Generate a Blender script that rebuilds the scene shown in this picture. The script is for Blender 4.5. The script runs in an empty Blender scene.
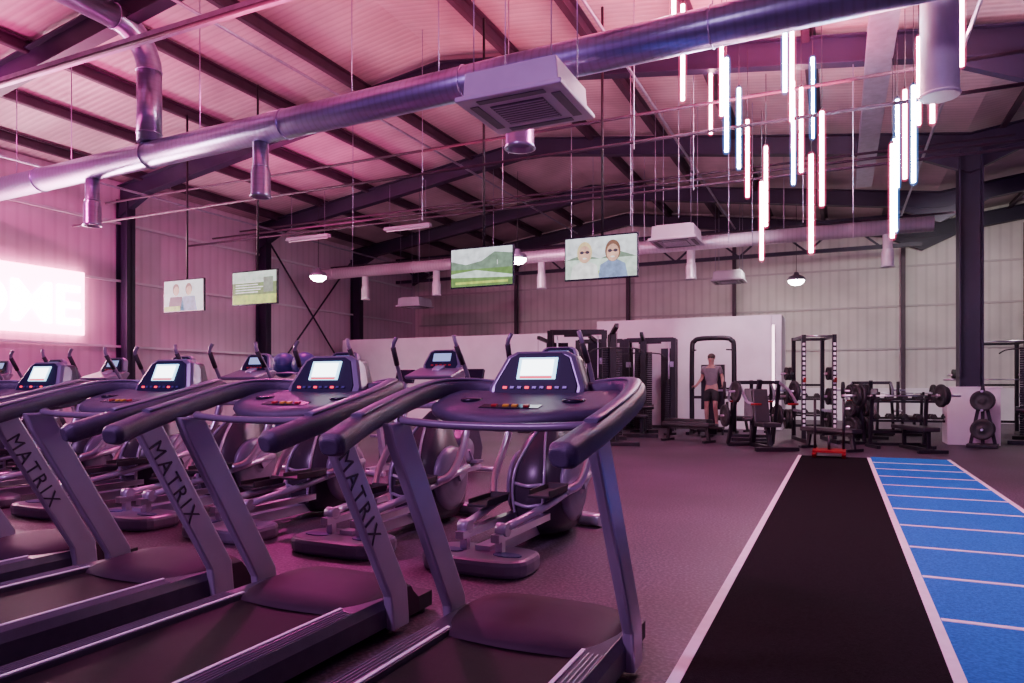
import bpy, math, random
from mathutils import Vector, Matrix, Euler
random.seed(3)
S=bpy.context.scene
COL=S.collection
pi=math.pi

# ---------------------------------------------------------------- materials
def new_mat(name):
    m=bpy.data.materials.new(name); m.use_nodes=True
    nt=m.node_tree; return m,nt,nt.nodes['Principled BSDF']
def mat(name,base,rough=.5,metal=0.,var=.12,scale=12.,bump=0.,bscale=60.,coat=0.,spec=.5):
    m,nt,p=new_mat(name)
    tc=nt.nodes.new('ShaderNodeTexCoord')
    n=nt.nodes.new('ShaderNodeTexNoise'); n.inputs['Scale'].default_value=scale; n.inputs['Detail'].default_value=4
    nt.links.new(tc.outputs['Object'],n.inputs['Vector'])
    r=nt.nodes.new('ShaderNodeValToRGB')
    r.color_ramp.elements[0].position=.3; r.color_ramp.elements[1].position=.7
    r.color_ramp.elements[0].color=tuple(c*(1-var) for c in base)+(1,)
    r.color_ramp.elements[1].color=tuple(min(1,c*(1+var)) for c in base)+(1,)
    nt.links.new(n.outputs['Fac'],r.inputs['Fac']); nt.links.new(r.outputs['Color'],p.inputs['Base Color'])
    p.inputs['Roughness'].default_value=rough; p.inputs['Metallic'].default_value=metal
    p.inputs['Coat Weight'].default_value=coat; p.inputs['Specular IOR Level'].default_value=spec
    if bump:
        n2=nt.nodes.new('ShaderNodeTexNoise'); n2.inputs['Scale'].default_value=bscale
        nt.links.new(tc.outputs['Object'],n2.inputs['Vector'])
        b=nt.nodes.new('ShaderNodeBump'); b.inputs['Strength'].default_value=bump; b.inputs['Distance'].default_value=.01
        nt.links.new(n2.outputs['Fac'],b.inputs['Height']); nt.links.new(b.outputs['Normal'],p.inputs['Normal'])
    return m
def emis(name,col,st):
    m,nt,p=new_mat(name)
    p.inputs['Base Color'].default_value=tuple(c*.5 for c in col)+(1,)
    p.inputs['Emission Color'].default_value=tuple(col)+(1,); p.inputs['Emission Strength'].default_value=st
    return m
def glow_volume(name,col,st):  # emission-only volume imitating the bloom around a light
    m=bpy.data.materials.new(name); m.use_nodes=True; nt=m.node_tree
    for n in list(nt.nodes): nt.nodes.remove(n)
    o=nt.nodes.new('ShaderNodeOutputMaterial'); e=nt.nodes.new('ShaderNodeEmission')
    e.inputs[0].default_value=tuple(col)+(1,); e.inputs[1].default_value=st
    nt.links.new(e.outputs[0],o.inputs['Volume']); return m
def ribbed(name,base,axis,scale,rough=.5,metal=0.,strength=.6,dist=.04,colvar=.25,var2=.1):
    """sheet material with ribs varying along one object axis"""
    m,nt,p=new_mat(name)
    tc=nt.nodes.new('ShaderNodeTexCoord')
    w=nt.nodes.new('ShaderNodeTexWave'); w.wave_type='BANDS'; w.bands_direction=axis; w.wave_profile='SIN'
    w.inputs['Scale'].default_value=scale; w.inputs['Distortion'].default_value=0
    nt.links.new(tc.outputs['Object'],w.inputs['Vector'])
    n=nt.nodes.new('ShaderNodeTexNoise'); n.inputs['Scale'].default_value=.8; n.inputs['Detail'].default_value=5
    nt.links.new(tc.outputs['Object'],n.inputs['Vector'])
    r=nt.nodes.new('ShaderNodeValToRGB'); r.color_ramp.elements[0].position=0; r.color_ramp.elements[1].position=.35
    r.color_ramp.elements[0].color=tuple(c*(1-colvar) for c in base)+(1,); r.color_ramp.elements[1].color=tuple(base)+(1,)
    nt.links.new(w.outputs['Fac'],r.inputs['Fac'])
    mx=nt.nodes.new('ShaderNodeMix'); mx.data_type='RGBA'; mx.blend_type='MULTIPLY'; mx.inputs[0].default_value=1
    r2=nt.nodes.new('ShaderNodeValToRGB'); r2.color_ramp.elements[0].position=.3; r2.color_ramp.elements[1].position=.7
    a=1-2*var2; r2.color_ramp.elements[0].color=(a,a,a,1); r2.color_ramp.elements[1].color=(1,1,1,1)
    nt.links.new(n.outputs['Fac'],r2.inputs['Fac'])
    nt.links.new(r.outputs['Color'],mx.inputs[6]); nt.links.new(r2.outputs['Color'],mx.inputs[7])
    nt.links.new(mx.outputs[2],p.inputs['Base Color'])
    b=nt.nodes.new('ShaderNodeBump'); b.inputs['Strength'].default_value=strength; b.inputs['Distance'].default_value=dist
    nt.links.new(w.outputs['Fac'],b.inputs['Height']); nt.links.new(b.outputs['Normal'],p.inputs['Normal'])
    p.inputs['Roughness'].default_value=rough; p.inputs['Metallic'].default_value=metal
    return m
def floor_mat():
    m,nt,p=new_mat('rubber_flecked')
    tc=nt.nodes.new('ShaderNodeTexCoord')
    n=nt.nodes.new('ShaderNodeTexNoise'); n.inputs['Scale'].default_value=52; n.inputs['Detail'].default_value=3
    nt.links.new(tc.outputs['Object'],n.inputs['Vector'])
    r=nt.nodes.new('ShaderNodeValToRGB'); e=r.color_ramp.elements
    e[0].position=.44; e[0].color=(.046,.028,.050,1); e[1].position=.74; e[1].color=(.20,.145,.205,1)
    nt.links.new(n.outputs['Fac'],r.inputs['Fac'])
    n3=nt.nodes.new('ShaderNodeTexNoise'); n3.inputs['Scale'].default_value=.6; n3.inputs['Detail'].default_value=6
    nt.links.new(tc.outputs['Object'],n3.inputs['Vector'])
    r3=nt.nodes.new('ShaderNodeValToRGB'); r3.color_ramp.elements[0].color=(.62,.62,.62,1); r3.color_ramp.elements[0].position=.35; r3.color_ramp.elements[1].position=.65
    nt.links.new(n3.outputs['Fac'],r3.inputs['Fac'])
    mx=nt.nodes.new('ShaderNodeMix'); mx.data_type='RGBA'; mx.blend_type='MULTIPLY'; mx.inputs[0].default_value=1
    nt.links.new(r.outputs['Color'],mx.inputs[6]); nt.links.new(r3.outputs['Color'],mx.inputs[7])
    nt.links.new(mx.outputs[2],p.inputs['Base Color'])
    p.inputs['Roughness'].default_value=.55
    b=nt.nodes.new('ShaderNodeBump'); b.inputs['Strength'].default_value=.28; b.inputs['Distance'].default_value=.004
    nt.links.new(n.outputs['Fac'],b.inputs['Height']); nt.links.new(b.outputs['Normal'],p.inputs['Normal'])
    return m
M_floor=floor_mat()
M_turfk=mat('black_turf',(.006,.005,.0065),.95,0,.6,60,.8,200,spec=.12)
M_turfb=mat('blue_turf',(.012,.20,.62),.8,0,.25,60,.8,200,spec=.2)
M_line=mat('white_line_paint',(.92,.90,.94),.6,0,.06,14)
M_ceil=ribbed('roof_sheet',(.70,.54,.58),'Y',2.2,.5,0,.3,.02,.16,.2)
M_wallL=ribbed('cladding_side',(.72,.54,.68),'Y',1.1,.5,0,.2,.015,.1,.08)
M_wallB=ribbed('cladding_back',(.70,.66,.63),'X',1.1,.5,0,.2,.015,.14,.12)
M_paint=mat('white_wall_paint',(.74,.70,.76),.6,0,.06,2)
M_girt=mat('wall_rail_paint',(.46,.42,.42),.5,0,.06,2)
M_navy=mat('painted_steel_navy',(.016,.009,.036),.5,0,.15,3)
M_purl=mat('purlin_steel',(.05,.023,.046),.55,.1,.2,3)
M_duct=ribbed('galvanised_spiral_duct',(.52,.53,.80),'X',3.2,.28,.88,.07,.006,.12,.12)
M_ductb=ribbed('galvanised_duct_pink_lit',(.74,.60,.72),'X',3.2,.4,.5,.08,.008,.10,.12)  # pink light falling on the far duct is put into its colour
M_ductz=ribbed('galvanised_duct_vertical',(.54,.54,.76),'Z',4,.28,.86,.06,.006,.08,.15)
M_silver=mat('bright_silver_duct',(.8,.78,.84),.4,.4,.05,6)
M_galv=mat('galvanised_steel',(.42,.4,.52),.38,.8,.15,8)
M_white=mat('white_plastic',(.58,.54,.64),.4,0,.04,5)
M_grille=mat('grey_grille',(.16,.15,.19),.5,0,.1,5)
M_dark=mat('charcoal_plastic',(.055,.048,.078),.3,0,.15,15,.12,200)
M_rail=mat('textured_grip_plastic',(.085,.074,.125),.36,0,.15,15,.35,260)
M_tgrey=mat('silver_lavender_paint',(.47,.44,.54),.28,.45,.05,6)
M_surround=mat('console_surround_grey',(.22,.215,.30),.32,.3,.05,6)
M_shroud=mat('grey_shroud_plastic',(.21,.185,.25),.28,.1,.05,6)
M_hood=mat('dull_hood_plastic',(.05,.026,.042),.6,0,.1,6,spec=.15)
M_disc=mat('dark_flywheel_cover',(.045,.034,.05),.32,.1,.1,6)
M_belt=mat('running_belt',(.010,.007,.009),.6,0,.3,60,.25,400,spec=.2)
M_stripe=mat('pale_stripe',(.95,.93,.95),.5,0,.05,5)
M_gloss=mat('gloss_black',(.012,.012,.03),.22,0,.1,5)
M_fascia=mat('console_fascia_blue_black',(.016,.018,.05),.5,0,.1,5,spec=.15)
M_bluegrey=mat('blue_grey_trim',(.07,.09,.24),.35,.1,.1,5,spec=.4)
M_black=mat('black_steel',(.012,.010,.016),.42,.2,.2,8)
M_rubber=mat('black_rubber',(.022,.021,.024),.6,0,.2,20)
M_chrome=mat('chrome',(.74,.72,.8),.28,1,.04,5)
M_pad=mat('black_vinyl_pad',(.025,.022,.028),.4,0,.15,10)
M_red=mat('red_paint',(.5,.02,.02),.4,0,.1,5)
M_sled=mat('worn_red_steel',(.22,.012,.012),.6,0,.2,9,spec=.2)
M_yel=mat('yellow_key',(.9,.6,.03),.4,0,.1,5)
M_ball=mat('blue_ball_vinyl',(.04,.06,.2),.4,0,.08,5)
M_skin=mat('skin',(.42,.23,.20),.55,0,.05,10)
M_shirt=mat('grey_cotton',(.17,.15,.18),.8,0,.1,30)
M_short=mat('black_cotton',(.02,.02,.025),.8,0,.1,30)
M_hair=mat('brown_hair',(.04,.025,.02),.6,0,.2,60)
M_shoe=mat('shoe_grey',(.12,.12,.14),.6,0,.1,30)
M_letter=mat('letter_dark',(.03,.022,.045),.4,0,.05,5)
E_pink=emis('neon_pink',(1,.42,.54),90)
E_blue=emis('neon_blue',(.50,.75,1),80)
E_pinks=glow_volume('neon_pink_bloom',(1,.10,.26),7)
E_blues=glow_volume('neon_blue_bloom',(.14,.36,1),6)
E_scr=emis('console_screen_glow',(.4,.75,1),3.5)
E_scr2=emis('console_screen_white',(.85,.95,1),7)
E_red=emis('red_led',(1,.03,.08),2)
E_lamp=emis('lamp_glow',(1,.9,.8),45)
E_sign=emis('sign_panel_pink',(1,.24,.46),26)
E_letter=emis('sign_letter_white',(1,.72,.84),70)
E_strip=emis('edge_strip_glow',(1,.62,.74),6)

# ---------------------------------------------------------------- mesh builder
def catmull(P,k):
    P=[Vector(p) for p in P]
    if k<=1 or len(P)<3: return P
    out=[]
    for i in range(len(P)-1):
        a=P[i-1] if i>0 else P[0]*2-P[1]
        b,c=P[i],P[i+1]
        d=P[i+2] if i+2<len(P) else P[-1]*2-P[-2]
        for j in range(k):
            t=j/k
            out.append(.5*((2*b)+(c-a)*t+(2*a-5*b+4*c-d)*t*t+(3*b-a-3*c+d)*t**3))
    out.append(P[-1]); return out
class B:
    def __init__(s): s.v=[];s.f=[];s.m=[];s.s=[]
    def add(s,vs,fs,m=0,sm=False):
        o=len(s.v); s.v+=[tuple(v) for v in vs]; s.f+=[tuple(i+o for i in f) for f in fs]
        s.m+=[m]*len(fs); s.s+=[sm]*len(fs); return s
    def box(s,c,d,m=0,R=None):
        c=Vector(c); vs=[]
        for x in(-.5,.5):
            for y in(-.5,.5):
                for z in(-.5,.5):
                    p=Vector((x*d[0],y*d[1],z*d[2]))
                    if R is not None: p=R@p
                    vs.append(c+p)
        return s.add(vs,[(0,1,3,2),(4,6,7,5),(0,4,5,1),(2,3,7,6),(0,2,6,4),(1,5,7,3)],m)
    def beam(s,p,q,w,h,m=0,ref=(0,0,1)):
        p=Vector(p);q=Vector(q);t=(q-p).normalized();ref=Vector(ref)
        if abs(t.dot(ref))>.98: ref=Vector((0,1,0))
        a=t.cross(ref).normalized(); b=a.cross(t)
        vs=[]
        for e in(p,q):
            for (i,j) in((-1,-1),(1,-1),(1,1),(-1,1)): vs.append(e+a*i*w/2+b*j*h/2)
        return s.add(vs,[(3,2,1,0),(4,5,6,7),(0,1,5,4),(1,2,6,5),(2,3,7,6),(3,0,4,7)],m)
    def path(s,P,r,ry=None,n=12,m=0,k=5,power=2.,ref=(0,0,1),rfun=None):
        P=catmull(P,k); ry=ry or r; N=len(P); vs=[];fs=[]
        ref=Vector(ref)
        for i,p in enumerate(P):
            t=(P[min(i+1,N-1)]-P[max(i-1,0)]).normalized()
            rf=ref
            if abs(t.dot(rf))>.99: rf=Vector((0,1,.01))
            a=t.cross(rf).normalized(); b=a.cross(t)
            sc=rfun(i/(N-1)) if rfun else 1
            for j in range(n):
                th=2*pi*j/n; c,d=math.cos(th),math.sin(th)
                cx=math.copysign(abs(c)**(2/power),c); dx=math.copysign(abs(d)**(2/power),d)
                vs.append(p+a*cx*r*sc+b*dx*ry*sc)
        for i in range(N-1):
            for j in range(n):
                fs.append((i*n+j,i*n+(j+1)%n,(i+1)*n+(j+1)%n,(i+1)*n+j))
        s.add(vs,fs,m,True)
        s.add(vs[:n],[tuple(range(n))[::-1]],m); s.add(vs[-n:],[tuple(range(n))],m)
        return s
    def cyl(s,p,q,r,r2=None,n=16,m=0):
        p=Vector(p);q=Vector(q); r2=r if r2 is None else r2
        return s.path([p,q],1,n=n,m=m,k=1,rfun=lambda t:r+(r2-r)*t)
    def lathe(s,prof,o=(0,0,0),axis='Z',n=28,m=0):
        o=Vector(o); vs=[];fs=[]
        for (r,h) in prof:
            for j in range(n):
                th=2*pi*j/n; a,b=r*math.cos(th),r*math.sin(th)
                vs.append(o+(Vector((a,b,h)) if axis=='Z' else Vector((h,a,b)) if axis=='X' else Vector((a,h,b))))
        for i in range(len(prof)-1):
            for j in range(n): fs.append((i*n+j,i*n+(j+1)%n,(i+1)*n+(j+1)%n,(i+1)*n+j))
        s.add(vs,fs,m,True)
        if prof[0][0]>1e-4: s.add(vs[:n],[tuple(range(n))[::-1]],m)
        if prof[-1][0]>1e-4: s.add(vs[-n:],[tuple(range(n))],m)
        return s
    def loft(s,secs,n=24,m=0,power=2.4):
        """secs: list of (cx,cy,z,rx,ry)"""
        vs=[];fs=[]
        for (cx,cy,z,rx,ry) in secs:
            for j in range(n):
                th=2*pi*j/n; c,d=math.cos(th),math.sin(th)
                vs.append((cx+rx*math.copysign(abs(c)**(2/power),c),cy+ry*math.copysign(abs(d)**(2/power),d),z))
        for i in range(len(secs)-1):
            for j in range(n): fs.append((i*n+j,i*n+(j+1)%n,(i+1)*n+(j+1)%n,(i+1)*n+j))
        s.add(vs,fs,m,True); s.add(vs[:n],[tuple(range(n))[::-1]],m); s.add(vs[-n:],[tuple(range(n))],m); return s
    def prism(s,prof,a0,a1,axis='X',m=0,sm=False):
        n=len(prof); vs=[]
        for a in(a0,a1):
            for (u,v) in prof:
                vs.append((a,u,v) if axis=='X' else (u,a,v) if axis=='Y' else (u,v,a))
        fs=[(i,(i+1)%n,n+(i+1)%n,n+i) for i in range(n)]
        s.add(vs,fs,m,sm); s.add(vs,[tuple(range(n))[::-1],tuple(range(n,2*n))],m); return s
    def torus(s,o,R,r,axis='Z',n=24,k=8,m=0):
        o=Vector(o);vs=[];fs=[]
        for i in range(n):
            th=2*pi*i/n
            for j in range(k):
                ph=2*pi*j/k; rr=R+r*math.cos(ph); a,b,h=rr*math.cos(th),rr*math.sin(th),r*math.sin(ph)
                vs.append(o+(Vector((a,b,h)) if axis=='Z' else Vector((h,a,b)) if axis=='X' else Vector((a,h,b))))
        for i in range(n):
            for j in range(k):
                fs.append((i*k+j,((i+1)%n)*k+j,((i+1)%n)*k+(j+1)%k,i*k+(j+1)%k))
        return s.add(vs,fs,m,True)
    def sphere(s,o,r,m=0,n=20,sc=(1,1,1)):
        o=Vector(o);vs=[];fs=[];h=n//2
        for i in range(h+1):
            a=pi*i/h
            for j in range(n):
                b=2*pi*j/n
                vs.append(o+Vector((r*sc[0]*math.sin(a)*math.cos(b),r*sc[1]*math.sin(a)*math.sin(b),r*sc[2]*math.cos(a))))
        for i in range(h):
            for j in range(n): fs.append((i*n+j,(i+1)*n+j,(i+1)*n+(j+1)%n,i*n+(j+1)%n))
        return s.add(vs,fs,m,True)
    def xf(s,Mx):
        s.v=[tuple(Mx@Vector(v)) for v in s.v]; return s
    def obj(s,name,mats,parent=None,loc=(0,0,0),rot=(0,0,0),bevel=0,label=None,cat=None,group=None,kind=None):
        me=bpy.data.meshes.new(name)
        me.from_pydata(s.v,[],s.f)
        if not isinstance(mats,(list,tuple)): mats=[mats]
        for mm in mats: me.materials.append(mm)
        for p,mi,sm in zip(me.polygons,s.m,s.s): p.material_index=mi; p.use_smooth=sm
        import bmesh
        bm=bmesh.new(); bm.from_mesh(me); bmesh.ops.remove_doubles(bm,verts=bm.verts,dist=1e-6)
        bmesh.ops.recalc_face_normals(bm,faces=bm.faces); bm.to_mesh(me); bm.free()
        o=bpy.data.objects.new(name,me); COL.objects.link(o)
        o.location=loc; o.rotation_euler=rot
        if parent: o.parent=parent
        if bevel:
            md=o.modifiers.new('bevel','BEVEL'); md.width=bevel; md.segments=2; md.limit_method='ANGLE'; md.angle_limit=.7
        if label: o['label']=label
        if cat: o['category']=cat
        if group: o['group']=group
        if kind: o['kind']=kind
        return o
def thing(name,label,cat,loc=(0,0,0),rz=0,group=None):
    e=bpy.data.objects.new(name,None); e.empty_display_size=.2; COL.objects.link(e)
    e.location=loc; e.rotation_euler=(0,0,rz); e['label']=label; e['category']=cat
    if group: e['group']=group
    return e
def dup(root,loc,rot=None,label=None,skip=()):
    r=root.copy(); COL.objects.link(r); r.location=loc
    if rot is not None: r.rotation_euler=rot if isinstance(rot,(tuple,list)) else (0,0,rot)
    if label: r['label']=label
    def rec(src,dst):
        for c in [c for c in bpy.data.objects if c.parent==src]:
            n=c.copy(); n.parent=dst; COL.objects.link(n); rec(c,n)
    rec(root,r)
    return r
def textobj(txt,size,ext,m,name,parent,mx,**kw):
    cu=bpy.data.curves.new('t','FONT'); cu.body=txt; cu.size=size; cu.extrude=ext; cu.align_x=kw.get('ax','CENTER'); cu.align_y='CENTER'
    cu.offset=kw.get('off',0); cu.space_character=kw.get('sp',1)
    t=bpy.data.objects.new('t',cu); COL.objects.link(t)
    dg=bpy.context.evaluated_depsgraph_get(); dg.update()
    me=bpy.data.meshes.new_from_object(t.evaluated_get(dg)); bpy.data.objects.remove(t)
    me.materials.clear(); me.materials.append(m)
    o=bpy.data.objects.new(name,me); COL.objects.link(o); o.parent=parent; o.matrix_local=mx
    return o

# ---------------------------------------------------------------- camera
cam=bpy.data.cameras.new('camera'); co=bpy.data.objects.new('camera',cam); COL.objects.link(co)
cam.sensor_width=36; cam.lens=700/1024*36; cam.shift_y=.0425; cam.clip_start=.05; cam.clip_end=200
co.location=(0,0,1.2); co.rotation_euler=(pi/2,0,math.radians(25.04)); S.camera=co

# ---------------------------------------------------------------- room shell
XL,XR,XM,YB=-17.0,2.43,-7.3,26.3
EV,AP=6.4,7.75
def roofz(x):
    if x<XM: return EV+(AP-EV)*(x-XL)/(XM-XL)
    if x<XR: return EV+(AP-EV)*(XR-x)/(XR-XM)
    return EV+(AP-EV)*min(1,(x-XR)/9.7)
B().box((-1.5,11.5,-.05),(31.6,30,.1)).obj('floor',M_floor,kind='structure')
b=B(); t=.08; xs=[XL-.2,XM,XR,12.1]
up=[(x,roofz(x)+.12) for x in xs]; lo=[(x,z+t) for x,z in up][::-1]
b.prism(up+lo,-3.4,YB+.2,'Y').obj('ceiling',M_ceil,kind='structure')
B().box((XL-.12,11.5,3.25),(.2,29.8,6.5)).obj('wall_side',M_wallL,kind='structure')
B().prism([(XL-.2,0),(12.1,0)]+[(x,z) for x,z in up[::-1]],YB,YB+.2,'Y').obj('wall_back',M_wallB,kind='structure')
B().box((5.0,YB-.1,.55),(13.6,.16,1.1)).obj('trim_1',M_paint,kind='structure')
# free-standing partition: lower run and taller block
B().box((-11.3,20.25,1.4),(9.5,.35,2.8)).obj('wall_partition',M_paint,kind='structure')
B().box((-4.08,20.1,1.54),(4.86,.4,3.08)).obj('wall_partition_block',M_paint,kind='structure')
B().box((-1.52,20.75,1.54),(.26,1.6,3.08)).obj('wall_partition_end',M_paint,kind='structure')
es=thing('edge_light_strip','tall glowing vertical light strip on the partition end','light strip',(-1.585,19.86,.25))
B().box((0,0,1.3),(.09,.05,2.6)).obj('housing',M_white,es)
B().box((0,-.03,1.3),(.06,.02,2.5)).obj('glowing_strip',E_strip,es)

# rafters / columns / purlins
def rafter(y):
    b=B(); W=.11
    for (xa,xb) in((XL+.05,XM),(XR,XM),(XR,12.0)):
        za,zb=roofz(xa)-.04,roofz(min(xb,12.0))-.04
        D=.42
        b.prism([(xa,za),(xb,zb),(xb,zb-.025),(xa,za-.025)],-W,W,'Y')
        b.prism([(xa,za-D),(xb,zb-D),(xb,zb-D-.025),(xa,za-D-.025)],-W,W,'Y')
        b.prism([(xa,za),(xb,zb),(xb,zb-D),(xa,za-D)],-.012,.012,'Y')
        # haunch
        dx=(xb-xa)*.13; dz=(zb-za)*.13
        b.prism([(xa,za-D),(xa+dx,za+dz-D),(xa,za-D-.4)],-.08,.08,'Y')
    return b.obj('roof_rafter',M_navy,loc=(0,y,0),label='dark navy steel portal rafter spanning the roof',cat='roof beam',group='portal rafters under the roof')
r0=rafter(7.4)
for y in(2.6,12.2,17.0,21.8,26.0): dup(r0,(0,y,0))
def hcol(w,d,h):
    b=B(); b.box((-w/2+.015,0,h/2),(.03,d,h)).box((w/2-.015,0,h/2),(.03,d,h)).box((0,0,h/2),(w,.03,h)); b.box((0,0,.02),(w+.12,d+.12,.04))
    return b
c0=hcol(.42,.24,6.0).obj('steel_column',M_navy,loc=(XL+.25,12.2,0),label='dark navy steel column against the clad side wall',cat='column',group='columns along the side wall')
for y in(7.4,17.0,21.8): dup(c0,(XL+.25,y,0))
c1=hcol(.42,.5,6.0).obj('steel_column',M_navy,loc=(XR,17.0,0),label='dark navy steel column rising from a white boxed base',cat='column')
B().box((0,0,.57),(.9,.78,1.14)).box((0,0,1.15),(.95,.82,.03)).obj('column_base_cover',M_paint,loc=(XR+.0,16.9,0),bevel=.01,label='white boxed cover around the column foot',cat='column cover')
pu=None; x=XL+.9
while x<11.5:
    z=roofz(x)-.0
    if abs(x-XM)>.25 and abs(x-XR)>.2:
        if pu is None:
            bb=B(); bb.box((0,11.4,0),(.035,29.4,.18)).box((.05,11.4,.08),(.1,29.4,.02)).box((-.05,11.4,-.09),(.1,29.4,.02))
            pu=bb.obj('roof_purlin',M_purl,loc=(x,0,z),label='dark cold-formed steel purlin under the roof sheets',cat='roof beam',group='purlins under the roof')
        else: dup(pu,(x,0,z))
    x+=1.74
# girts on walls
g0=B().box((0,11.4,0),(.08,29,.06)).obj('wall_girt',M_paint,loc=(XL+.05,0,2.2),label='horizontal pale rail fixed along the side wall',cat='wall rail',group='rails on the side wall')
for z in(3.9,5.4): dup(g0,(XL+.05,0,z))
g1=B().box((-2.5,0,0),(28.6,.04,.06)).obj('wall_girt',M_girt,loc=(0,YB-.04,2.4),label='horizontal painted rail fixed along the back wall',cat='wall rail',group='rails on the back wall')
for z in(3.8,5.1): dup(g1,(0,YB-.04,z))
b=B(); b.cyl((0,0,0),(0,4.1,4.4),.03,n=8).cyl((0,0,4.4),(0,4.1,0),.03,n=8)
b.obj('cross_bracing',M_navy,loc=(XL+.2,17.35,1.4),label='diagonal steel cross bracing rods by the side wall',cat='bracing')
# dark lattice added before the end wall to imitate shade at the gable top
b=B(); b.box((0,0,0),(18.9,.1,.12)).box((0,0,.9),(18.9,.1,.12))
for i in range(18):
    x0=-9.4+i*1.045; b.beam((x0,0,.0 if i%2 else .9),(x0+1.045,0,.9 if i%2 else 0),.06,.06)
b.obj('shade_lattice',M_navy,loc=(-7.2,24.3,5.45),label='dark lattice added before the end wall to darken its top',cat='roof beam')
p0=B().box((0,0,3.1),(.12,.16,6.2)).obj('wind_post',M_purl,loc=(-12,YB-.2,0),label='dark steel post against the back wall',cat='column',group='posts on the back wall')
for xx in(-7.3,-3.4,1.9,5.2): dup(p0,(xx,YB-.2,0))

# ---------------------------------------------------------------- turf lanes
b=B(); b.box((0,6.1,.006),(1.08,13.4,.012),0)
for sx in(-.52,.52): b.box((sx,6.1,.0135),(.05,13.4,.004),1)
b.obj('turf_track',[M_turfk,M_line],loc=(-.08,0,0),label='black turf sprint lane edged with white lines',cat='turf lane')
b=B(); b.box((0,6.1,.006),(1.13,13.6,.012),0)
b.box((.545,6.1,.0135),(.045,13.6,.004),1)
y=.49
while y<12.8: b.box((0,y,.0135),(1.12,.04,.004),1); y+=.885
b.obj('turf_track',[M_turfb,M_line],loc=(1.03,0.1,0),label='blue turf lane with white cross lines at even spacing',cat='turf lane')

# ---------------------------------------------------------------- ducts
def duct_x(L,loc,r,label,rz=0,m=None):
    b=B(); b.cyl((-L/2,0,0),(L/2,0,0),r,n=40)
    x=-L/2+.6
    while x<L/2: b.torus((x,0,0),r+.003,.012,'X',36,6); x+=3.0
    return b.obj('air_duct',m or M_duct,loc=loc,rot=(0,0,rz),label=label,cat='air duct')
def dy(x): return 8.0-.0350*(x+14.6)
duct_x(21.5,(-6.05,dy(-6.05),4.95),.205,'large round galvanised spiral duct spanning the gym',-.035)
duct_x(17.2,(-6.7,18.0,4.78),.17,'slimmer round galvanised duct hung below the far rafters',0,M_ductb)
ez=1.98; er=.62
b=B(); b.path([(0,-9.5,ez),(0,-4,ez),(0,-er,ez)],.19,n=28,k=1)
b.path([(0,-er-.02,ez)]+[(0,-er+er*math.sin(a*pi/24),ez-er+er*math.cos(a*pi/24)) for a in range(13)]+[(0,0,ez-er-.05)],.19,n=28,k=1,ref=(1,0,0))
b.cyl((0,0,ez-er),(0,0,.2),.19,n=28)
for p in((0,-er,ez),(0,-2.5,ez),(0,-4.5,ez)): b.torus(p,.193,.012,'Y',28,6)
for z in(ez-er,.34): b.torus((0,0,z),.193,.012,'Z',28,6)
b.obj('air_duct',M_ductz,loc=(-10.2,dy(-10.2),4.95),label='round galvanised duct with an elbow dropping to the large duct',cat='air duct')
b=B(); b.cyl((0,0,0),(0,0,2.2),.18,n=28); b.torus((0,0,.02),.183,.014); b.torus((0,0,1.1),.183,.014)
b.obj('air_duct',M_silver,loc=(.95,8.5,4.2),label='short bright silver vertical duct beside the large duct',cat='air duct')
def nozzle(loc,r,h,group,label,m=None):
    b=B(); b.lathe([(r*.8,h),(r*.8,h*.55),(r,h*.45),(r,.04),(r*1.12,0),(r*.9,0),(r*.85,.06)],n=24)
    b.torus((0,0,h*.55),r*.84,.01)
    return b.obj('duct_nozzle',m or M_ductz,loc=loc,label=label,cat='air nozzle',group=group)
n0=nozzle((-11.7,dy(-11.7),3.95),.14,.8,'nozzles under the large duct','cylindrical metal air nozzle hanging under the large duct')
dup(n0,(-7.7,dy(-7.7),3.96))
n1=nozzle((-3.45,dy(-3.45),4.02),.17,.73,'nozzles under the large duct','short metal air nozzle hanging under the large duct')
n2=nozzle((-13.5,18.0,3.88),.13,.735,'nozzles under the slimmer duct','small pale metal air nozzle hanging under the slimmer duct',M_silver)
for x in(-10.9,-7.5,-3.4,1.0): dup(n2,(x,18.0,3.88))
b=B(); b.box((0,7,0),(.34,15,.1)); b.box((-.17,7,.05),(.02,15,.16)); b.box((.17,7,.05),(.02,15,.16))
b.obj('cable_tray',M_galv,loc=(.54,4.5,6.05),label='long galvanised cable tray hung under the roof',cat='cable tray')
b=B(); b.box((0,0,0),(19,.10,.05)); b.box((0,-.05,.03),(19,.01,.09)); b.box((0,.05,.03),(19,.01,.09))
ct=b.obj('cable_tray',M_galv,loc=(-7.6,6.6,5.95),label='galvanised cable tray crossing above the large duct',cat='cable tray')
dup(ct,(-7.0,9.8,5.9),label='galvanised cable tray crossing behind the large duct')
cp=B().cyl((-9.5,0,0),(9.5,0,0),.026,n=8).obj('conduit_pipe',M_purl,loc=(-6.6,10.4,4.88),label='thin dark conduit pipe running across the hall',cat='pipe',group='conduit pipes across the hall')
for (y,z) in((13.6,5.0),(19.5,5.3),(6.3,5.75),(11.2,5.6),(15.4,5.75),(14.4,5.35)): dup(cp,(-6.6,y,z))
cl=B().cyl((0,-2,0),(0,24,0),.026,n=8).obj('conduit_pipe',M_galv,loc=(-3.1,0,6.35),label='thin steel pipe running lengthwise under the roof',cat='pipe',group='lengthwise pipes under the roof')
for (x,z) in((-8.6,6.7),(1.5,5.7),(-14.9,5.7)): dup(cl,(x,0,z))
wr0=None
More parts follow.
